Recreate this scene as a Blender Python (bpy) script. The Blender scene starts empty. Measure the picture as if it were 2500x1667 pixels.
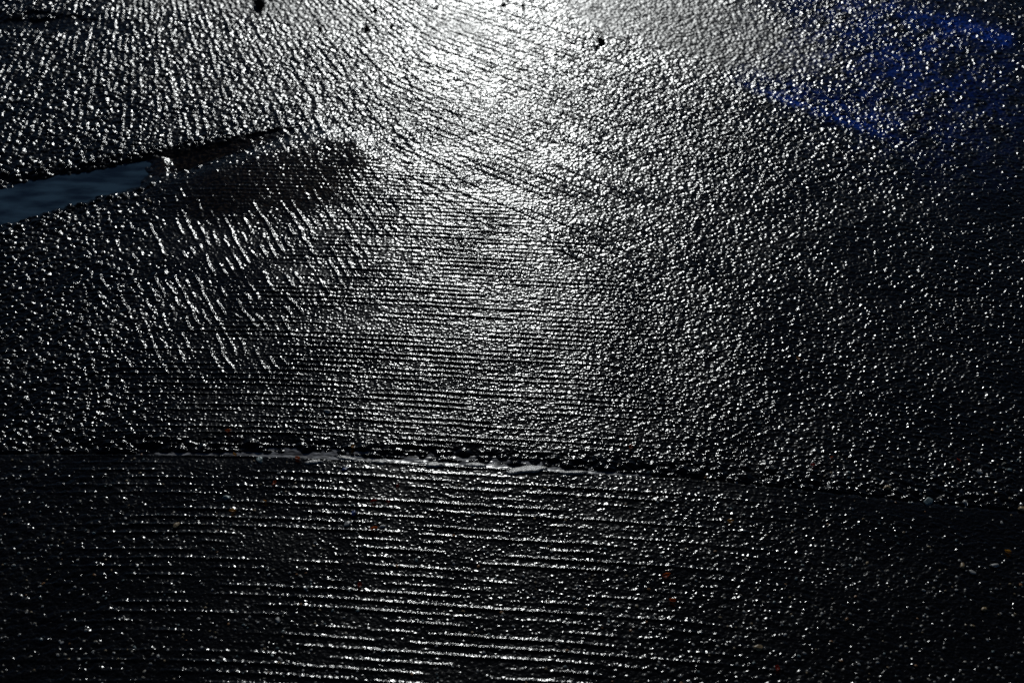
import bpy, bmesh, math, random
import numpy as np
from mathutils import Vector, Matrix

random.seed(7)
sc = bpy.context.scene
C = sc.collection
R = math.radians

# ------------------------------------------------------------------ camera
CAM_H, PITCH, LENS = 1.5, R(35.0), 50.0
F = 2500 * LENS / 36.0
cp, sp = math.cos(PITCH), math.sin(PITCH)

def at(px, py):
    """where on the pavement a point of the 2500 x 1667 photograph lies"""
    dx, dy = (px - 1250) / F, (833.5 - py) / F
    t = CAM_H / (sp - dy * cp)
    return t * dx, t * (cp + dy * sp)

def image_px(X, Y):
    """the inverse: image pixel coordinates of a point on the pavement"""
    zf = Y * cp + CAM_H * sp
    yu = Y * sp - CAM_H * cp
    return 1250 + F * X / zf, 833.5 - F * yu / zf

cam = bpy.data.cameras.new('camera')
cam.lens = LENS
cam.sensor_width = 36
cam.clip_start = 0.02
cam.clip_end = 2000
cam.dof.use_dof = True
cam.dof.focus_distance = 2.45
cam.dof.aperture_fstop = 5.6
camo = bpy.data.objects.new('camera', cam)
C.objects.link(camo)
camo.location = (0, 0, CAM_H)
camo.rotation_euler = (math.pi / 2 - PITCH, 0, 0)
sc.camera = camo

# ------------------------------------------------------------------ light
SUN_EL, SUN_AZ = 20.5, -0.8          # degrees; azimuth from +Y, + to the right
w = bpy.data.worlds.new('World')
sc.world = w
w.use_nodes = True
nt = w.node_tree
nt.nodes.clear()
sky = nt.nodes.new('ShaderNodeTexSky')
sky.sky_type = 'NISHITA'
sky.sun_disc = False
sky.sun_elevation = R(SUN_EL)
sky.sun_rotation = R(SUN_AZ)
sky.air_density = 1.0
sky.dust_density = 0.0
sky.altitude = 3500
sky.ozone_density = 4.0
bg = nt.nodes.new('ShaderNodeBackground')
bg.inputs[1].default_value = 0.05
wo = nt.nodes.new('ShaderNodeOutputWorld')
nt.links.new(sky.outputs[0], bg.inputs[0])
nt.links.new(bg.outputs[0], wo.inputs[0])

sl = bpy.data.lights.new('sun', 'SUN')
sl.energy = 5.0
sl.angle = R(0.5)
sl.color = (0.975, 1.0, 0.985)
so = bpy.data.objects.new('sun', sl)
C.objects.link(so)
sdir = Vector((math.sin(R(SUN_AZ)) * math.cos(R(SUN_EL)), math.cos(R(SUN_AZ)) * math.cos(R(SUN_EL)), math.sin(R(SUN_EL))))
so.rotation_euler = sdir.to_track_quat('Z', 'Y').to_euler()
so.location = sdir * 20

vs = sc.view_settings
vs.view_transform = 'Standard'
vs.look = 'None'
vs.exposure = -2.35
vs.gamma = 1
vs.use_curve_mapping = False
cy = sc.cycles
cy.use_denoising = False
cy.max_bounces = 3
cy.diffuse_bounces = 1
cy.glossy_bounces = 2
cy.transmission_bounces = 2
cy.caustics_reflective = False
cy.caustics_refractive = False
cy.sample_clamp_direct = 40
cy.sample_clamp_indirect = 1.0

# ------------------------------------------------------------------ noise
def hsh(ix, iy, seed):
    h = (ix.astype(np.uint32) * np.uint32(374761393) + iy.astype(np.uint32) * np.uint32(668265263)
         + np.uint32(seed * 2246822519 % 4294967296))
    h = (h ^ (h >> np.uint32(13))) * np.uint32(1274126177)
    h = (h ^ (h >> np.uint32(15))) * np.uint32(2654435761)
    h ^= h >> np.uint32(16)
    return h.astype(np.float32) * np.float32(1 / 4294967296.0)

def vnoise(x, y, seed):
    """value noise in -1..1"""
    fx, fy = np.floor(x), np.floor(y)
    ix, iy = fx.astype(np.int64), fy.astype(np.int64)
    u, v = (x - fx).astype(np.float32), (y - fy).astype(np.float32)
    u = u * u * u * (u * (u * 6 - 15) + 10)
    v = v * v * v * (v * (v * 6 - 15) + 10)
    a, b = hsh(ix, iy, seed), hsh(ix + 1, iy, seed)
    c, d = hsh(ix, iy + 1, seed), hsh(ix + 1, iy + 1, seed)
    return 2 * ((a * (1 - u) + b * u) * (1 - v) + (c * (1 - u) + d * u) * v) - 1

def fbm(x, y, seed, octs=3, gain=0.5):
    s, a, f, tot = 0, 1.0, 1.0, 0
    for k in range(octs):
        s = s + a * vnoise(x * f + 17.3 * k, y * f - 9.1 * k, seed + k)
        tot += a
        a *= gain
        f *= 2.03
    return s / tot

def grains(x, y, seed, keep=1.0, stretch=None):
    """rounded stones of random size, one at most per unit cell: height 0..1"""
    fx, fy = np.floor(x), np.floor(y)
    ix, iy = fx.astype(np.int64), fy.astype(np.int64)
    out = np.zeros_like(x, dtype=np.float32)
    for i in (-1, 0, 1):
        for j in (-1, 0, 1):
            cx, cyy = ix + i, iy + j
            hx, hy = hsh(cx, cyy, seed), hsh(cx, cyy, seed + 1)
            hr = hsh(cx, cyy, seed + 2)
            on = hsh(cx, cyy, seed + 3) < keep
            r = 0.35 + 0.5 * hr
            d2 = ((x - (fx + i + hx)) ** 2 + (y - (fy + j + hy)) ** 2) / (r * r)
            h = np.where(on & (d2 < 1), (1 - d2) * (0.45 + 0.55 * hr) * r * 1.3, 0)
            np.maximum(out, h, out=out)
    return out

def sm(x, a, b):
    t = np.clip((x - a) / (b - a), 0, 1)
    return t * t * (3 - 2 * t)

def ip(x, xs, ys):
    return np.interp(x, xs, ys).astype(np.float32)

# ------------------------------------------------------------------ the joint between the two slabs, the trench, the surface masks
SEAM = [(-600, 1108), (0, 1104), (400, 1100), (700, 1104), (1000, 1122), (1250, 1136), (1500, 1148), (1800, 1172), (2100, 1206), (2500, 1246), (3100, 1300)]
_sw = np.array([at(*p) for p in SEAM])
def seam_y(X):
    return np.interp(X, _sw[:, 0], _sw[:, 1])

def smooth_seam(X):
    e = 0.12
    return (seam_y(X - e) + seam_y(X - e / 2) + seam_y(X) + seam_y(X + e / 2) + seam_y(X + e)) / 5

def trench(PX, PY):
    """1 on the axis of the hollow that holds the blue puddle, 0 at its lips"""
    c = ip(PX, [-500, 0, 200, 350, 450, 560, 680, 760], [575, 497, 452, 416, 388, 362, 328, 312])
    hw = ip(PX, [-500, 0, 200, 350, 450, 560, 680, 760, 800], [66, 56, 44, 37, 29, 19, 13, 8, 5])
    return (PY - c) / hw, sm(PX, 800, 640)

FANX, FANY = at(340, -430)

SLX, SLY = at(1000, 250)
_e = at(1300, 372)
_l = math.hypot(_e[0] - SLX, _e[1] - SLY)
DLX, DLY = at(700, 650)
_f = at(615, 511)
_k = math.hypot(_f[0] - DLX, _f[1] - DLY)
DLN = ((_f[1] - DLY) / _k, -(_f[0] - DLX) / _k)
SLN = (-(_e[1] - SLY) / _l, (_e[0] - SLX) / _l)

def silt(X, Y, PX, PY):
    n = fbm(X * 9, Y * 9, 301, 3)
    n2 = fbm(X * 45, Y * 70, 305, 3)
    top = ip(PX, [330, 450, 600, 700, 790, 850, 930, 1000], [470, 442, 398, 366, 343, 350, 388, 425])
    bot = ip(PX, [330, 600, 800, 900, 1000], [500, 540, 505, 450, 430])
    mud = sm(PY - top + n * 12 + n2 * 14, -12, 28) * sm(bot - PY + n * 30 + n2 * 30, -60, 70)
    mud = mud * sm(PX + n * 60, 340, 600) * sm(PX + n * 30, 1000, 860)
    q, fade = trench(PX, PY)
    floor = sm(np.abs(q + 0.25 * n2), 1.1, 0.6) * fade * sm(PX, 365, 395) * sm(PX + 60 * n2, 720, 560)
    return top, bot, np.clip(np.maximum(mud * (0.9 + 0.4 * n2), floor), 0, 1)

def surface_masks(X, Y, PX, PY):
    n = fbm(X * 9, Y * 9, 301, 3)
    top, bot, mud = silt(X, Y, PX, PY)
    # blue tint: streaks and patches, strongest in the gaps between grains
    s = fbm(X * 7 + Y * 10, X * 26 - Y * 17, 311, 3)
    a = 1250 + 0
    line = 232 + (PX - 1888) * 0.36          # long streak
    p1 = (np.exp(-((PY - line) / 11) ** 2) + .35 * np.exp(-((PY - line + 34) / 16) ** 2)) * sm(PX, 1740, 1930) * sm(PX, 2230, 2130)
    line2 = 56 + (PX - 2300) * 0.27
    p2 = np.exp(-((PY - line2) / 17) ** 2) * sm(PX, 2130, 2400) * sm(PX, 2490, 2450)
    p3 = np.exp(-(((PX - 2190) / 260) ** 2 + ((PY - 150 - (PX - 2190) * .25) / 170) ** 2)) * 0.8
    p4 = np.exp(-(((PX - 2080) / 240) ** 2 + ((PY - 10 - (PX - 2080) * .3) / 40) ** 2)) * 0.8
    blue_tint = np.clip(p1 * 1.2 + p2 * 1.2 + p3 + p4, 0, 1.2)
    blue_tint = np.clip(blue_tint * sm(s, -0.75, 0.35), 0, 1)
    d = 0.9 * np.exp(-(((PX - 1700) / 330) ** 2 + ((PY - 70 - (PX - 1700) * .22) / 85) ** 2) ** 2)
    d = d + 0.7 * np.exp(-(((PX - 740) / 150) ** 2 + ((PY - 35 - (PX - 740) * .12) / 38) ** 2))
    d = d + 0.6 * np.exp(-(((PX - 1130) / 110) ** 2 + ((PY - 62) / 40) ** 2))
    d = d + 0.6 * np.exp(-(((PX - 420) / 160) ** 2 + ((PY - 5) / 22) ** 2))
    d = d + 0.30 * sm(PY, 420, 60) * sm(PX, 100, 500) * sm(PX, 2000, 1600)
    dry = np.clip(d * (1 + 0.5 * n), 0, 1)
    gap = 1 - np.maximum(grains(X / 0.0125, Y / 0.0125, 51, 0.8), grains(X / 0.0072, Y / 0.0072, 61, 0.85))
    blue_tint = blue_tint * sm(gap + 0.25 * fbm(X * 60, Y * 90, 315, 2), 0.15, 0.75) * (0.55 + 0.45 * sm(fbm(X * 16 + Y * 8, X * 40 - Y * 60, 317, 3), -0.3, 0.35))
    blue_tint = np.clip(blue_tint + 0.5 * np.clip(p1 + p2, 0, 1) * sm(gap, 0.1, 0.5), 0, 1)
    return mud, blue_tint, dry

def height(X, Y):
    X = np.asarray(X, np.float64); Y = np.asarray(Y, np.float64)
    PX, PY = image_px(X, Y)
    ds = Y - smooth_seam(X)                     # + on the far slab
    far = ds > 0
    # -------- regions
    lens = np.exp(-(((PX - 640) / 330) ** 2 + ((PY - 440) / 75) ** 2))
    wob = 45 * fbm(X * 5, Y * 5, 71, 2)
    Lf = ip(PX, [0, 500, 700, 850, 1000, 1300, 1700, 2500], [960, 940, 860, 680, 520, 590, 640, 640])
    mfan = sm(Lf - PY + wob, -50, 60) * (1 - 0.75 * lens) * sm(PX + wob, 1250, 850)
    Hh = ip(PX, [0, 300, 600, 800, 1000, 1300, 1700, 2500], [860, 840, 720, 520, 410, 520, 640, 700])
    mhor = np.maximum(sm(PY - Hh + wob, -40, 60), 0.85 * lens) * sm(PX, -100, 500)
    mhor = mhor * np.where(far, sm(PX + wob, 1900, 1100), sm(PX + wob, 2300, 1300))
    left = sm(PX + wob, 560, 180) * sm(PY, 440, 520)
    right = sm(PX + wob * 2, 1250, 1800)
    # -------- long undulation of the slabs
    h = 0.0009 * fbm(X * 2.6, Y * 2.6, 3, 2) + 0.0005 * fbm(X * 9, Y * 14, 5, 2)
    # -------- tined grooves, parallel to the joint
    warp = 0.0022 * fbm(X * 6, Y * 6, 11, 2) + 0.0009 * fbm(X * 30, Y * 30, 12, 2)
    u = (ds + warp) / np.where(far, 0.0150, 0.0186)
    li = np.floor(u)
    f = (u - li).astype(np.float32)
    brk = vnoise(X * 9 + li * 7.7, li * 3.1, 21) + 0.5 * vnoise(X * 31 + li * 3.3, li * 1.7, 22)
    amp = (0.0011 + 0.0006 * brk) * sm(brk, -0.6, 0.25)
    prof = np.exp(-((f - 0.45) / np.where(f < 0.45, np.where(far, 0.12, 0.16), np.where(far, 0.21, 0.18))) ** 2)
    h = h + mhor * np.clip(amp, 0, 1) * prof * np.where(far, 1.3, 1.15)
    # -------- swept grooves, fanning out
    rx, ry = X - FANX, Y - FANY
    r = np.hypot(rx, ry)
    th = np.arctan2(rx, -ry)
    rt = 0.012 * fbm(X * 5, Y * 5, 31, 2) + 0.013 * fbm(X * 34, Y * 34, 33, 3)
    v = th * 125 + rt * 22
    lj = np.floor(v)
    g = (v - lj).astype(np.float32)
    brk2 = 1.3 * vnoise(r * 16 + lj * 5.3, lj * 2.3, 41) + 0.6 * vnoise(r * 45 + lj * 3.3, lj * 1.9, 42)
    amp2 = (0.0011 + 0.0007 * brk2) * sm(PY, 1000, 560) * sm(brk2, -0.6, 0.3) * (1 + 0.3 * sm(PX, 700, 200) * sm(PY, 600, 300))
    prof2 = np.exp(-((g - 0.5) / 0.21) ** 2)
    upper = sm(PY + wob * .5, ip(PX, [0, 700, 1000], [540, 440, 440]), ip(PX, [0, 700, 1000], [480, 370, 370]))
    h = h + mfan * upper * amp2 * prof2
    # -------- parallel slanting grooves below the hollow
    w4 = ((X - DLX) * DLN[0] + (Y - DLY) * DLN[1] + warp * 1.5 + 0.006 * fbm(X * 20, Y * 20, 49, 3)) / 0.0185
    lm = np.floor(w4)
    f4 = (w4 - lm).astype(np.float32)
    t4 = X * DLN[1] - Y * DLN[0]
    brk4 = 1.3 * vnoise(t4 * 22 + lm * 6.1, lm * 2.9, 47) + 0.7 * vnoise(t4 * 40 + lm * 3.3, lm * 1.9, 48)
    amp4 = (0.0012 + 0.0007 * brk4) * sm(brk4, -0.5, 0.4)
    h = h + mfan * (1 - upper) * sm(PX + wob, 60, 420) * amp4 * np.exp(-((f4 - 0.5) / 0.17) ** 2)
    # -------- slanting grooves to the right of the sweep
    mslant = sm(PX + wob, 820, 1080) * sm(PX + wob, 1900, 1400) * sm(ip(PX, [800, 1000, 1300, 1700], [450, 500, 640, 720]) - PY + wob, -50, 50) * (1 - .7 * lens)
    w3 = ((X - SLX) * SLN[0] + (Y - SLY) * SLN[1] + warp) / 0.021
    lk = np.floor(w3)
    f3 = (w3 - lk).astype(np.float32)
    tt = X * SLN[1] - Y * SLN[0]
    brk3 = vnoise(tt * 8 + lk * 6.1, lk * 2.9, 45) + 0.6 * vnoise(tt * 28 + lk * 3.3, lk * 1.9, 46)
    amp3 = (0.0010 + 0.0006 * brk3) * sm(brk3, -0.8, 0.2)
    h = h + mslant * amp3 * np.exp(-((f3 - 0.35) / np.where(f3 < 0.35, 0.10, 0.26)) ** 2)
    # -------- grit: coarse, middling, fine
    wx = 0.0014 * fbm(X * 230, Y * 230, 57, 2)
    wy = 0.0014 * fbm(X * 230, Y * 230, 58, 2)
    Xw, Yw = X + wx, Y + wy                      # broken, angular outlines
    k1 = grains(Xw / 0.0125, Yw / 0.0125, 51, 0.8)
    k2 = grains(Xw / 0.0066, Yw / 0.0066, 61, 0.8)
    k3 = grains(Xw / 0.0040, Yw / 0.0040, 67, 0.85)
    topz = sm(PY + 2 * wob, 560, 200)
    patch = fbm(X * 4.5, Y * 4.5, 77, 3)         # worn and coarse areas
    coarse = np.clip(left * 1.0 + 0.50 * right + 0.6 * sm(PX, 500, 0) + sm(PX, 1100, 300) * sm(PY, 470, 300) * .8 + 0.35 * topz + 1.1 * np.where(far, np.exp(-(((ds - 0.016) / 0.022) ** 2)), 0), 0, 1.2)
    coarse = coarse * np.where(far, 1.0, 0.55)
    h = h + 0.0022 * coarse * k1
    a2 = (0.0008 + 0.0007 * right + 0.0005 * left + 0.0007 * topz) * (1 + 0.35 * patch) * (1 - 0.45 * mhor * (1 - 0.5 * topz)) * (1 - 0.3 * mslant)
    a3 = (0.00075 + 0.0003 * topz) * (1 + 0.3 * patch)
    near_a = sm(PY, 1150, 1600)
    h = h + np.where(far, a2, (0.00050 + 0.00035 * right)) * k2
    h = h + np.where(far, a3, 0.00062 - 0.00012 * near_a) * k3
    h = h + 0.00011 * fbm(X * 260, Y * 260, 81, 2)
    # -------- damp silt: a low smooth bank leaning towards the viewer
    top, bot, mud = silt(X, Y, PX, PY)
    h = h * (1 - 0.46 * mud)
    bank = sm(PY, bot + 30, top + 8) * sm(PY, top - 45, top + 8) * sm(PX, 330, 560) * sm(PX, 1000, 860)
    h = h + 0.0115 * bank
    # -------- hollow with the puddle
    q, fade = trench(PX, PY)
    q = q + 0.10 * fbm(X * 30, Y * 30, 91, 2)
    dep = sm(np.abs(q), 1.25, 0.55) * fade * ip(PX, [0, 400, 480, 620, 760], [1, 1, 0.9, 0.45, 0.2])
    h = h + 0.003 * k1 * np.exp(-((np.abs(q) - 1.15) / 0.4) ** 2) * sm(PX, 900, 600)
    h = h * (1 - 0.6 * dep * sm(np.abs(q), .9, .5) * sm(PX, 640, 440)) - 0.0115 * dep
    sill = PX + 30 * fbm(X * 25, Y * 25, 93, 3)
    h = h + sm(sill, 335, 372) * dep * (0.0085 * sm(sill, 425, 385) - 0.006 * q * sm(sill, 385, 430))
    # second, shallow one at the top left
    q2 = (PY - 54 - (PX - 60) * 0.03) / 17 + 0.9 * fbm(X * 28, Y * 28, 99, 3)
    dep2 = sm(np.abs(q2), 1.3, 0.4) * sm(PX + 90 * fbm(X * 12, Y * 12, 98, 2), 330, 90)
    h = h * (1 - 0.45 * dep2) - 0.008 * dep2
    # -------- joint
    n = 0.005 * fbm(X * 40, Y * 40, 95, 3) * np.where(far, 1, 0.35)
    depth = ip(PX, [0, 350, 1300, 1700, 2500], [0.001, 0.0046, 0.0046, 0.0025, 0.0015])
    hj = np.where(far, sm(ds + n, 0.048, 0.003), sm(-(ds + n), 0.011, 0.001))
    k0 = grains(X / 0.017, Y / 0.017, 55, 0.62)
    h = h + 0.0042 * k0 * np.where(far, sm(ds, 0.055, 0.012), 0) * ip(PX, [0, 500, 1700, 2200], [.6, 1, 1, .5])
    # the near slab's arris is worn down toward the joint
    arris = np.where(far, 0, ip(PX, [0, 400, 700, 1350, 1600], [0.0005, 0.001, 0.0018, 0.0022, 0.0008]) * sm(-ds, 0.040, 0.006) * (0.6 + 0.5 * fbm(X * 14, Y * 20, 97, 2)))
    h = h * (1 - 0.3 * np.where(far, 0, sm(-ds, 0.05, 0.03))) - depth * hj - arris
    return h

# ------------------------------------------------------------------ helpers for objects
def nt_new(name):
    m = bpy.data.materials.new(name)
    m.use_nodes = True
    t = m.node_tree
    return m, t, t.nodes['Principled BSDF']

def link(name, me, mat=None, parent=None, **props):
    o = bpy.data.objects.new(name, me)
    C.objects.link(o)
    if mat is not None:
        me.materials.append(mat)
    if parent is not None:
        o.parent = parent
    for k, v in props.items():
        o[k] = v
    return o

def grid_mesh(name, X, Y, Z, attrs=None):
    nr, nc = X.shape
    me = bpy.data.meshes.new(name)
    co = np.empty((nr * nc, 3), np.float32)
    co[:, 0] = X.ravel(); co[:, 1] = Y.ravel(); co[:, 2] = Z.ravel()
    idx = np.arange(nr * nc, dtype=np.int32).reshape(nr, nc)
    q = np.stack([idx[:-1, :-1], idx[:-1, 1:], idx[1:, 1:], idx[1:, :-1]], -1).reshape(-1, 4)
    me.vertices.add(nr * nc)
    me.vertices.foreach_set('co', co.ravel())
    me.loops.add(q.size)
    me.loops.foreach_set('vertex_index', q.ravel())
    me.polygons.add(len(q))
    me.polygons.foreach_set('loop_start', np.arange(0, q.size, 4, dtype=np.int32))
    for k, a in (attrs or {}).items():
        at_ = me.attributes.new(k, 'FLOAT', 'POINT')
        at_.data.foreach_set('value', np.ascontiguousarray(a, np.float32).ravel())
    me.update(calc_edges=True)
    me.shade_smooth()
    return me

# ------------------------------------------------------------------ pavement material
def pavement_mat():
    m, t, b = nt_new('wet_grooved_concrete')
    N, L = t.nodes.new, t.links.new
    geo = N('ShaderNodeNewGeometry')
    def noise(scale, detail=3):
        n = N('ShaderNodeTexNoise'); n.inputs['Scale'].default_value = scale; n.inputs['Detail'].default_value = detail
        L(geo.outputs['Position'], n.inputs['Vector']); return n
    def attr(name):
        a = N('ShaderNodeAttribute'); a.attribute_name = name; return a
    # colour: near-black wet concrete with paler and warmer sand grains in it
    n1 = noise(420, 2)
    cr = N('ShaderNodeValToRGB')
    e = cr.color_ramp.elements
    e[0].position = 0.45; e[0].color = (0.0025, 0.0025, 0.0028, 1)
    e[1].position = 0.78; e[1].color = (0.024, 0.023, 0.021, 1)
    L(n1.outputs['Fac'], cr.inputs['Fac'])
    mudc = N('ShaderNodeMix'); mudc.data_type = 'RGBA'
    L(attr('mud').outputs['Fac'], mudc.inputs[0])
    L(cr.outputs['Color'], mudc.inputs[6])
    n2 = noise(160, 3)
    cr2 = N('ShaderNodeValToRGB')
    e = cr2.color_ramp.elements
    e[0].position = 0.48; e[0].color = (0.003, 0.002, 0.0012, 1)
    e[1].position = 0.78; e[1].color = (0.14, 0.092, 0.052, 1)
    L(n2.outputs['Fac'], cr2.inputs['Fac'])
    L(cr2.outputs['Color'], mudc.inputs[7])
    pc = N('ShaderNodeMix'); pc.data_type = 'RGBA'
    L(attr('blue_tint').outputs['Fac'], pc.inputs[0])
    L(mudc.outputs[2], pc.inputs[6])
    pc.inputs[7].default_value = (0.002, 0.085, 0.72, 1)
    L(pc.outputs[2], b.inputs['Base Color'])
    # gloss: wet film of uneven thickness
    n3 = noise(7, 3)
    mr = N('ShaderNodeMapRange')
    mr.inputs[1].default_value = 0.35; mr.inputs[2].default_value = 0.68
    mr.inputs[3].default_value = 0.12; mr.inputs[4].default_value = 0.20
    L(n3.outputs['Fac'], mr.inputs[0])
    ma = N('ShaderNodeMix'); ma.data_type = 'FLOAT'
    L(attr('mud').outputs['Fac'], ma.inputs[0])
    md = N('ShaderNodeMix'); md.data_type = 'FLOAT'
    L(attr('dry').outputs['Fac'], md.inputs[0])
    L(mr.outputs[0], md.inputs[2]); md.inputs[3].default_value = 0.36
    L(md.outputs[0], ma.inputs[2]); ma.inputs[3].default_value = 0.10
    L(ma.outputs[0], b.inputs['Roughness'])
    sp_ = N('ShaderNodeMix'); sp_.data_type = 'FLOAT'
    L(attr('mud').outputs['Fac'], sp_.inputs[0]); sp_.inputs[2].default_value = 0.5; sp_.inputs[3].default_value = 0.4
    L(sp_.outputs[0], b.inputs['Specular IOR Level'])
    b.inputs['IOR'].default_value = 1.40
    # sand-grain relief finer than the mesh
    n4 = noise(520, 2)
    bp = N('ShaderNodeBump'); bp.inputs['Strength'].default_value = 0.14; bp.inputs['Distance'].default_value = 0.0008
    L(n4.outputs['Fac'], bp.inputs['Height'])
    L(bp.outputs[0], b.inputs['Normal'])
    return m
MP = pavement_mat()

# ------------------------------------------------------------------ slabs
HW0 = 0.52                                        # half width per metre of viewing depth
def halfw(Y):
    return HW0 * (Y * cp + CAM_H * sp) + 0.05
Y0, Y1 = 1.16, 4.35
NC = 2250
S = np.linspace(-1, 1, NC)
def rows(n, a, b):
    """n row parameters, closer together near the viewer"""
    ya, yb = a, b
    k = np.linspace(0, 1, n)
    dep = lambda y: (y * sp - CAM_H * cp) / (y * cp + CAM_H * sp)
    q = dep(ya) + k * (dep(yb) - dep(ya))
    return (CAM_H * cp + q * CAM_H * sp) / (sp - q * cp)
def slab(name, ya, yb, n, label):
    base = rows(n, ya, yb)
    k = (base - ya) / (yb - ya)
    Yb = np.repeat(base[:, None], NC, 1)
    X = halfw(Yb) * S[None, :]
    sy = smooth_seam(X)
    if name == 'far':
        Y = sy + (Yb - ya) * (yb - sy) / (yb - ya)
    else:
        Y = ya + (Yb - ya) * (sy - ya) / (yb - ya)
    Z = height(X, Y)
    PX, PY = image_px(X, Y)
    # the detail dies away at the outer border so that the slab meets the plain pavement around it
    edge = np.minimum(1 - np.abs(S)[None, :] * np.ones_like(X), 1.0) * halfw(Yb)
    edge = np.minimum(edge, np.minimum(Y - Y0, Y1 - Y))
    Z = Z * sm(edge, 0.0, 0.06)
    mud, blue_tint, dry = surface_masks(X, Y, PX, PY)
    me = grid_mesh('pavement', X, Y, Z, {'mud': mud, 'blue_tint': blue_tint, 'dry': dry})
    return link('pavement', me, MP, kind='structure', label=label)
ym = float(smooth_seam(np.array([0.0]))[0])
slab('far', ym, Y1, 1200, 'wet far concrete slab with swept and tined grooves')
slab('near', Y0, ym, 640, 'wet near concrete slab with grooves parallel to the joint')

# plain pavement out to the horizon, meeting the slabs edge to edge
bm = bmesh.new()
h0, h1 = halfw(Y0), halfw(Y1)
inn = [bm.verts.new((x, y, 0)) for x, y in ((-h0, Y0), (h0, Y0), (h1, Y1), (-h1, Y1))]
out = [bm.verts.new((x, y, 0)) for x, y in ((-400, -400), (400, -400), (400, 400), (-400, 400))]
for i in range(4):
    j = (i + 1) % 4
    bm.faces.new((out[i], out[j], inn[j], inn[i]))
me = bpy.data.meshes.new('ground'); bm.to_mesh(me); bm.free()
link('ground', me, MP, kind='structure', label='dark wet pavement around the two slabs')

# ------------------------------------------------------------------ water
def water_mat(name, col, rough, bump, bscale, lo=0.3):
    m, t, b = nt_new(name)
    N, L = t.nodes.new, t.links.new
    geo = N('ShaderNodeNewGeometry')
    mp = N('ShaderNodeMapping'); mp.inputs['Scale'].default_value = (bscale * 0.35, bscale, bscale)
    L(geo.outputs['Position'], mp.inputs['Vector'])
    n = N('ShaderNodeTexNoise'); n.inputs['Scale'].default_value = 1.0; n.inputs['Detail'].default_value = 3
    L(mp.outputs[0], n.inputs['Vector'])
    cr = N('ShaderNodeValToRGB')
    e = cr.color_ramp.elements
    e[0].position = 0.38; e[0].color = (col[0] * lo, col[1] * lo, col[2] * lo * 1.2, 1)
    e[1].position = 0.62; e[1].color = (*col, 1)
    L(n.outputs['Fac'], cr.inputs['Fac'])
    L(cr.outputs['Color'], b.inputs['Base Color'])
    b.inputs['Roughness'].default_value = rough
    b.inputs['IOR'].default_value = 1.333
    bp = N('ShaderNodeBump'); bp.inputs['Strength'].default_value = bump; bp.inputs['Distance'].default_value = 0.002
    L(n.outputs['Fac'], bp.inputs['Height'])
    L(bp.outputs[0], b.inputs['Normal'])
    return m

# puddle in the hollow
px = np.linspace(-420, 384, 170)[None, :]
kk = np.linspace(-1, 1, 40)[:, None]
c = np.interp(px, [-500, 0, 200, 350, 450], [575, 497, 452, 416, 388])
PXg = px + 0 * kk
PYg = c + kk * 68
Xg, Yg = at_x = at(PXg, PYg)
me = grid_mesh('puddle', Xg[::-1], Yg[::-1], np.full_like(Xg, -0.0062))
link('water', me, water_mat('puddle_water', (0.085, 0.165, 0.25), 0.05, 0.12, 34), kind='structure',  # blue sky reflection put into the mottled base colour
     label='narrow blue puddle lying in the hollow of the far slab')

# film along the joint, drawn up at its near edge
xs = np.linspace(*[at(q, 1120)[0] for q in (200, 1950)], 900)[None, :]
dd = np.linspace(-0.0085, 0.034, 40)[:, None]
Xg = xs + 0 * dd
Yg = smooth_seam(Xg) + dd
PXg, _ = image_px(Xg, Yg)
lev = np.interp(PXg, [200, 400, 700, 850, 1150, 1350, 1700, 1950], [-0.0065, -0.0047, -0.0036, -0.0028, -0.0025, -0.0030, -0.0036, -0.005])
Zg = lev + 0.0018 * np.exp(-(dd + 0.0085) / 0.0045) + (0.0002 + 0.0007 * np.exp(-((PXg - 1090) / 130) ** 2)) * fbm(Xg * 75, Yg * 110, 401, 2)
me = grid_mesh('joint_water', Xg, Yg, Zg)
link('water', me, water_mat('joint_water', (0.55, 0.55, 0.58), 0.20, 0.25, 170, 0.06), kind='structure',  # grey-white shine of the film is coloured in, broken by dark mottling
     label='thin film of water standing along the joint between the slabs')

# ------------------------------------------------------------------ loose things
def zat(x, y):
    """height of the pavement surface"""
    return float(height(np.array([x]), np.array([y]))[0])

def stone_mat(name, c0, c1, rough=0.35, scale=300):
    m, t, b = nt_new(name)
    N, L = t.nodes.new, t.links.new
    tc = N('ShaderNodeTexCoord')
    n = N('ShaderNodeTexNoise'); n.inputs['Scale'].default_value = scale; n.inputs['Detail'].default_value = 3
    L(tc.outputs['Object'], n.inputs['Vector'])
    cr = N('ShaderNodeValToRGB')
    e = cr.color_ramp.elements
    e[0].position = 0.35; e[0].color = (*c0, 1)
    e[1].position = 0.68; e[1].color = (*c1, 1)
    L(n.outputs['Fac'], cr.inputs['Fac']); L(cr.outputs['Color'], b.inputs['Base Color'])
    b.inputs['Roughness'].default_value = rough
    bp = N('ShaderNodeBump'); bp.inputs['Strength'].default_value = 0.8; bp.inputs['Distance'].default_value = 0.0010
    L(n.outputs['Fac'], bp.inputs['Height']); L(bp.outputs[0], b.inputs['Normal'])
    return m

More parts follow.
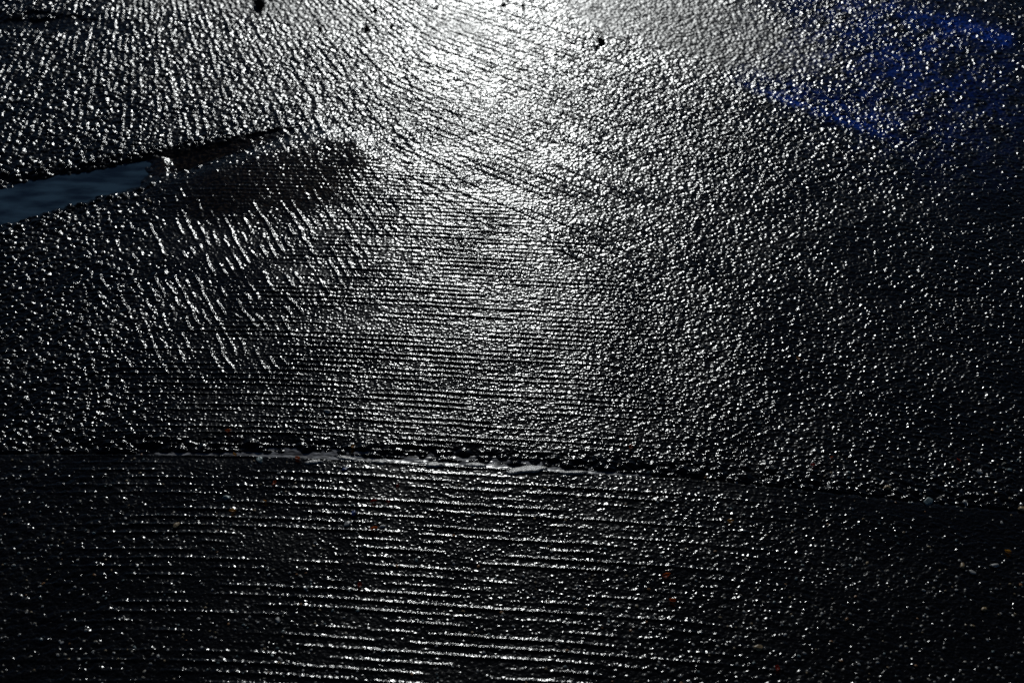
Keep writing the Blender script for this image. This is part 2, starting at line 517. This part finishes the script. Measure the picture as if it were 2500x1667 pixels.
def leaf_mat(name, col):
    m, t, b = nt_new(name)
    N, L = t.nodes.new, t.links.new
    tc = N('ShaderNodeTexCoord')
    n = N('ShaderNodeTexNoise'); n.inputs['Scale'].default_value = 250
    L(tc.outputs['Object'], n.inputs['Vector'])
    cr = N('ShaderNodeValToRGB')
    e = cr.color_ramp.elements
    e[0].position = 0.35; e[0].color = (col[0] * .55, col[1] * .4, col[2] * .4, 1)
    e[1].position = 0.62; e[1].color = (*col, 1)
    L(n.outputs['Fac'], cr.inputs['Fac']); L(cr.outputs['Color'], b.inputs['Base Color'])
    b.inputs['Roughness'].default_value = 0.4
    tr = N('ShaderNodeBsdfTranslucent'); L(cr.outputs['Color'], tr.inputs['Color'])
    mx = N('ShaderNodeMixShader'); mx.inputs[0].default_value = 0.6
    L(b.outputs[0], mx.inputs[1]); L(tr.outputs[0], mx.inputs[2])
    L(mx.outputs[0], t.nodes['Material Output'].inputs['Surface'])
    return m

def stone_mesh(name, rx, ry, rz, seed, sub=3):
    rnd = random.Random(seed)
    bm = bmesh.new()
    bmesh.ops.create_icosphere(bm, subdivisions=sub, radius=1)
    # knock flats into a ball: an angular, water-worn chip
    pl = [(Vector((rnd.gauss(0, 1), rnd.gauss(0, 1), rnd.gauss(0, 1))).normalized(), rnd.uniform(0.45, 0.8)) for _ in range(12)]
    for v in bm.verts:
        p = v.co.copy()
        for nrm, d in pl:
            k = p.dot(nrm) - d
            if k > 0:
                p -= nrm * k * 0.97
        v.co = Vector((p.x * rx, p.y * ry, p.z * rz))
    me = bpy.data.meshes.new(name); bm.to_mesh(me); bm.free()
    me.shade_smooth()
    return me

def leaf_mesh(name, ln, wd, seed):
    rnd = random.Random(seed)
    nu, nv = 13, 7
    bm = bmesh.new()
    curl, roll = rnd.uniform(0.4, 1.1), rnd.uniform(0.3, 0.9)
    jag = [rnd.uniform(0.75, 1.1) for _ in range(nu)]
    ends = rnd.uniform(0.25, 0.6)
    g = []
    for i in range(nu):
        u = i / (nu - 1) * 2 - 1
        ww = wd * (max(0.0, 1 - abs(u) ** 2.4) * (1 - ends * (u > 0) * u) + 0.06) * jag[i]
        row = []
        for j in range(nv):
            v = j / (nv - 1) * 2 - 1
            z = curl * ln * 0.35 * u * u + roll * ww * 0.6 * v * v - 0.12 * wd * math.exp(-(v * 4) ** 2)
            row.append(bm.verts.new((u * ln, v * ww + 0.15 * ln * math.sin(u * 1.7), z)))
        g.append(row)
    for i in range(nu - 1):
        for j in range(nv - 1):
            bm.faces.new((g[i][j], g[i + 1][j], g[i + 1][j + 1], g[i][j + 1]))
    r = bmesh.ops.solidify(bm, geom=bm.faces[:], thickness=0.00035)
    me = bpy.data.meshes.new(name); bm.to_mesh(me); bm.free()
    me.shade_smooth()
    return me

def flake_mesh(name, lx, ly, hz, seed):
    """a thin smear of cement: flat on top, feathered edge, trowel striations along x"""
    rnd = random.Random(seed)
    nr, na = 9, 56
    ph = [rnd.uniform(0, 6.28) for _ in range(5)]
    bm = bmesh.new()
    def rad(a):
        return 1 + 0.16 * math.sin(2 * a + ph[0]) + 0.10 * math.sin(3 * a + ph[1]) + 0.07 * math.sin(5 * a + ph[2]) + 0.05 * math.sin(9 * a + ph[3]) + 0.03 * math.sin(14 * a + ph[4])
    def zz(x, y, q):
        s = 0.12 * math.sin(y / ly * 16 + 3 * math.sin(x / lx * 2 + ph[1])) + 0.10 * math.sin(x / lx * 9 + y / ly * 5 + ph[2])
        return hz * ((1 - q ** 5) * (1 + s) - 0.6 * q ** 6) - y * math.tan(R(9)) * 0.35
    top = bm.verts.new((0, 0, zz(0, 0, 0)))
    rings = []
    for i in range(1, nr + 1):
        q = i / nr
        ring = []
        for k in range(na):
            a = 2 * math.pi * k / na
            x, y = lx * q * rad(a) * math.cos(a), ly * q * rad(a) * math.sin(a)
            ring.append(bm.verts.new((x, y, zz(x, y, q))))
        rings.append(ring)
    for k in range(na):
        bm.faces.new((top, rings[0][k], rings[0][(k + 1) % na]))
        for i in range(nr - 1):
            bm.faces.new((rings[i][k], rings[i + 1][k], rings[i + 1][(k + 1) % na], rings[i][(k + 1) % na]))
    base = [bm.verts.new((v.co.x * 0.98, v.co.y * 0.98, -hz * 2)) for v in rings[-1]]
    for k in range(na):
        bm.faces.new((rings[-1][k], base[k], base[(k + 1) % na], rings[-1][(k + 1) % na]))
    bm.faces.new(base[::-1])
    bmesh.ops.recalc_face_normals(bm, faces=bm.faces[:])
    me = bpy.data.meshes.new(name); bm.to_mesh(me); bm.free()
    me.shade_smooth()
    return me

def put(name, me, mat, px, py, label, cat, group=None, rz=0.0, tilt=(0, 0), dz=0.0):
    x, y = at(px, py)
    o = link(name, me, mat, label=label, category=cat)
    if group:
        o['group'] = group
    o.location = (x, y, zat(x, y) + dz)
    o.rotation_euler = (tilt[0], tilt[1], rz)
    return o

M_DARK = stone_mat('dark_stone', (0.002, 0.002, 0.002), (0.008, 0.007, 0.006), 0.8)
M_TAN = stone_mat('tan_stone', (0.30, 0.20, 0.09), (0.65, 0.48, 0.26))
M_PALE = stone_mat('pale_stone', (0.40, 0.40, 0.38), (0.75, 0.74, 0.70))
M_TEAL = stone_mat('teal_stone', (0.16, 0.26, 0.27), (0.40, 0.52, 0.52))
M_BLUE = stone_mat('blue_chip', (0.02, 0.06, 0.22), (0.05, 0.14, 0.50))
M_CEM = stone_mat('cement', (0.16, 0.16, 0.155), (0.70, 0.69, 0.66), 0.30, 420)
M_ORG = leaf_mat('orange_leaf', (0.95, 0.22, 0.03))
M_RED = leaf_mat('red_leaf', (0.75, 0.06, 0.02))
M_AMB = leaf_mat('amber_leaf', (0.95, 0.55, 0.10))
M_TWG = stone_mat('twig', (0.16, 0.12, 0.07), (0.45, 0.38, 0.26), 0.4, 120)

# dark stones lying in the glare of the far slab
for i, (px_, py_, r, lab) in enumerate([
        (632, 15, .021, 'largest black jagged stone, at the top edge left of the brightest glare'),
        (895, 72, .010, 'round black pebble alone in the glare right of the largest black stone'),
        (917, 28, .008, 'small black pebble just above the round pebble in the glare'),
        (955, 66, .007, 'tiny black pebble just right of the round pebble in the glare'),
        (1068, 19, .007, 'tiny black pebble on the left fringe of the white hot glare'),
        (1229, 14, .008, 'black pebble in the middle of the white hot glare at the top'),
        (1278, 18, .008, 'black pebble on the right side of the white hot glare'),
        (1467, 102, .012, 'plump black pebble right of the glare beside a smaller one'),
        (1457, 116, .007, 'small black pebble touching the plump pebble right of the glare'),
        (781, 73, .008, 'flat black pebble below and right of the largest black stone')]):
    r *= 0.8
    me = stone_mesh("pebble", r * 1.3, r, r * 0.8, 900 + i)
    put('pebble', me, M_DARK, px_, py_, lab, 'pebble', 'black stones in the glare', rz=i * 1.3, dz=r * 0.45)

# leaf scraps
for i, (px_, py_, m, r, lab) in enumerate([
        (913, 1294, M_ORG, .0068, 'bright orange leaf scrap, biggest of those on the near slab'),
        (727, 1120, M_ORG, .0060, 'orange leaf scrap lying against the left end of the cement smears'),
        (670, 1181, M_ORG, .0055, 'orange leaf scrap two grooves below the left cement smears'),
        (913, 1225, M_RED, .0052, 'dark red leaf scrap straight above the brightest orange one'),
        (947, 1226, M_RED, .0040, 'tiny red leaf scrap right of the dark red one on the same groove'),
        (971, 1188, M_RED, .0038, 'tiny red leaf scrap nearest below the middle of the joint'),
        (558, 1056, M_ORG, .0055, 'orange leaf scrap on the far slab above the left end of the water film'),
        (573, 1108, M_AMB, .0050, 'amber leaf scrap caught in the joint left of the water film'),
        (862, 1093, M_AMB, .0052, 'amber leaf scrap floating at the edge of the water film'),
        (568, 1249, M_AMB, .0055, 'amber leaf scrap on the left part of the near slab'),
        (647, 1226, M_AMB, .0040, 'small amber leaf scrap right of the left amber one'),
        (878, 1431, M_RED, .0050, 'red leaf scrap low down in the middle of the near slab'),
        (1627, 1407, M_ORG, .0066, 'orange leaf scrap on the right half of the near slab'),
        (1642, 1469, M_ORG, .0060, 'orange red leaf scrap just below another on the right half'),
        (1540, 1094, M_ORG, .0050, 'orange leaf scrap on the far slab near the right end of the film'),
        (1984, 1139, M_RED, .0045, 'red leaf scrap on the far slab above the dark right part of the joint'),
        (2340, 1127, M_RED, .0040, 'red leaf scrap near the right edge on the far slab'),
        (1948, 880, M_AMB, .0060, 'amber leaf scrap highest up on the right side of the far slab'),
        (1782, 1275, M_AMB, .0055, 'slim amber leaf scrap on the near slab below the dark joint'),
        (2460, 1350, M_AMB, .0055, 'amber leaf scrap at the right edge of the near slab'),
        (1897, 1635, M_RED, .0055, 'dark red leaf scrap at the bottom edge'),
        (2030, 1120, M_ORG, .0035, 'tiny orange leaf scrap by the joint, right of the red one')]):
    me = leaf_mesh('leaf_scrap', r, r * 0.62, 40 + i)
    put('leaf_scrap', me, m, px_, py_, lab, 'leaf scrap', 'leaf scraps on the pavement', rz=i * 2.1,
        tilt=(R(-14 + (i * 37) % 25), R((i * 53) % 30 - 15)), dz=0.0022)

# chips of coloured stone
for i, (px_, py_, m, r, lab) in enumerate([
        (2166, 1192, M_TAN, .0068, 'tan stone chip on the lip of the dark right part of the joint'),
        (2265, 1223, M_TEAL, .0085, 'flat grey green stone chip right of the tan one at the joint'),
        (2356, 1226, M_PALE, .0060, 'pale stone chip at the joint, right of the grey green one'),
        (2497, 1243, M_TAN, .0070, 'tan stone chip at the right edge at the joint'),
        (1850, 1585, M_TAN, .0060, 'tan stone chip on the bottom right part of the near slab'),
        (2349, 1384, M_TAN, .0055, 'left one of two tan stone chips side by side at lower right'),
        (2372, 1398, M_PALE, .0055, 'pale stone chip beside the pair of tan ones at lower right'),
        (2426, 1382, M_PALE, .0060, 'bright pale stone chip right of the tan pair at lower right'),
        (2402, 1488, M_TAN, .0055, 'tan stone chip below the bright pale chip at lower right'),
        (2390, 1152, M_PALE, .0058, 'pale stone chip on the far slab near the right edge'),
        (2465, 1150, M_TEAL, .0050, 'greenish stone chip at the right edge above the joint'),
        (934, 1286, M_PALE, .0045, 'pale stone chip right beside the brightest orange leaf scrap'),
        (430, 1285, M_TAN, .0065, 'tan stone chip at the left end of a groove on the near slab'),
        (680, 1515, M_PALE, .0052, 'big pale stone chip on the lower left of the near slab'),
        (555, 1215, M_TEAL, .0060, 'grey green stone chip on the left part of the near slab'),
        (850, 1280, M_PALE, .0060, 'pale stone chip left of the brightest orange leaf scrap'),
        (635, 1122, M_TEAL, .0070, 'grey green stone chip below the left part of the water film'),
        (800, 1005, M_PALE, .0060, 'pale pointed stone chip on the far slab above the water film'),
        (844, 1146, M_BLUE, .0050, 'small blue chip just below the cement smears'),
        (863, 1256, M_BLUE, .0050, 'small blue chip above the brightest orange leaf scrap'),
        (364, 495, M_TAN, .0060, 'yellowish stone chip on the far slab below the end of the puddle')]):
    r *= 0.9
    me = stone_mesh('stone_chip', r * 1.45, r, r * 0.5, 300 + i)
    put('stone_chip', me, m, px_, py_, lab, 'stone chip', 'coloured stone chips', rz=i * 0.9, dz=r * 0.25)

# smears of cement below the joint
for i, (px_, py_, lx, ly, lab) in enumerate([
        (1284, 1144, .030, .0135, 'biggest pale cement smear, rightmost of the row below the joint'),
        (1160, 1132, .017, .0080, 'pale cement smear next left of the biggest one'),
        (1062, 1131, .016, .0085, 'pale cement smear below the brightest stretch of the water film'),
        (1020, 1122, .012, .0060, 'small pale cement smear left of the brightest stretch of film'),
        (925, 1124, .015, .0075, 'pale cement smear third from the left in the row'),
        (845, 1115, .018, .0065, 'long thin pale cement smear second from the left in the row'),
        (765, 1126, .013, .0070, 'leftmost pale cement smear of the row below the joint'),
        (1400, 1152, .022, .0060, 'faint grey cement smear right of the biggest one')]):
    me = flake_mesh('cement_smear', lx, ly, 0.0011, 60 + i)
    o = put('cement_smear', me, M_CEM, px_, py_, lab, 'cement smear', 'cement smears below the joint', rz=R(-3 + 8 * math.sin(i * 2.2)) + (R(14) if i == 0 else 0),
            tilt=(R(-10), 0))
    gx, gy = np.meshgrid(np.linspace(-lx, lx, 9) * .8, np.linspace(-ly, ly, 7) * .8)
    hh = height(o.location.x + gx.ravel(), o.location.y + gy.ravel()) + gy.ravel() * math.tan(R(10))
    o.location.z = float(np.percentile(hh, 88))

# twigs and a stalk
def twig(px0, py0, px1, py1, r, bend, label):
    x0, y0 = at(px0, py0); x1, y1 = at(px1, py1)
    n, k = 14, 7
    bm = bmesh.new()
    prev = None
    d = Vector((x1 - x0, y1 - y0, 0)); side = Vector((-d.y, d.x, 0)).normalized(); up = Vector((0, 0, 1))
    for i in range(n + 1):
        t = i / n
        p = Vector((d.x * t, d.y * t, 0)) + side * bend * math.sin(t * 3.1) + side * 0.0006 * math.sin(t * 17)
        z = zat(x0 + p.x, y0 + p.y)
        p.z = max(z, zat(x0, y0) - 0.002) + r * 0.9 + 0.0012
        rr = r * (1.1 - 0.5 * t) * (1 + 0.12 * math.sin(i * 2.7))
        ring = [bm.verts.new(p + side * rr * math.cos(2 * math.pi * q / k) + up * rr * math.sin(2 * math.pi * q / k)) for q in range(k)]
        if prev:
            for q in range(k):
                bm.faces.new((prev[q], prev[(q + 1) % k], ring[(q + 1) % k], ring[q]))
        else:
            bm.faces.new(ring[::-1])
        prev = ring
    bm.faces.new(prev)
    bmesh.ops.recalc_face_normals(bm, faces=bm.faces[:])
    me = bpy.data.meshes.new('twig'); bm.to_mesh(me); bm.free(); me.shade_smooth()
    o = link('twig', me, M_TWG, label=label, category='twig', group='thin stalks on the pavement')
    o.location = (x0, y0, 0)
    return o
twig(390, 10, 372, 52, 0.0010, 0.003, 'thin pale stalk near the top edge left of the largest black stone')
twig(1534, 1083, 1542, 1064, 0.0006, 0.002, 'thin bent stalk above the orange scrap right of the film')
twig(1360, 1280, 1346, 1305, 0.0006, 0.003, 'fine pale fibre crossing a groove in the middle of the near slab')

# loose sand grains in the grooves: nobody could count them
def grit():
    rnd = random.Random(5)
    pts = []
    while len(pts) < 1500:
        px_, py_ = rnd.uniform(-250, 2750), rnd.uniform(1000, 1720)
        if py_ < 1120 and rnd.random() < 0.75:
            continue
        if rnd.random() > 0.45 + 0.55 * abs(px_ - 1250) / 1250:
            continue
        pts.append((px_, py_, rnd.uniform(0.0010, 0.0023)))
    xy = np.array([at(p[0], p[1]) for p in pts])
    zs = height(xy[:, 0], xy[:, 1])
    bm = bmesh.new()
    lay = bm.verts.layers.float_color.new('grain_colour')
    cols = [(.55, .50, .40), (.62, .61, .58), (.45, .32, .16), (.28, .38, .38), (.50, .49, .46), (.55, .25, .08)]
    wts = [5, 6, 3, 3, 5, .7]
    for (x, y), z, p in zip(xy, zs, pts):
        r = p[2]
        mt = Matrix.Translation((x, y, z + r * 0.35)) @ Matrix.Rotation(rnd.uniform(0, 6.28), 4, 'Z') @ Matrix.Diagonal((r * rnd.uniform(1, 1.7), r, r * rnd.uniform(.5, .8), 1))
        res = bmesh.ops.create_icosphere(bm, subdivisions=1, radius=1, matrix=mt)
        c = rnd.choices(cols, wts)[0]
        for v in res['verts']:
            v[lay] = (*c, 1)
            v.co += Vector((rnd.uniform(-.2, .2) * r, rnd.uniform(-.2, .2) * r, rnd.uniform(-.1, .1) * r))
    me = bpy.data.meshes.new('grit'); bm.to_mesh(me); bm.free()
    m, t, b = nt_new('sand_grains')
    a = t.nodes.new('ShaderNodeAttribute'); a.attribute_name = 'grain_colour'
    t.links.new(a.outputs['Color'], b.inputs['Base Color'])
    b.inputs['Roughness'].default_value = 0.4
    return link('grit', me, m, kind='stuff', label='loose pale and coloured sand grains scattered over the near slab', category='grit')
grit()
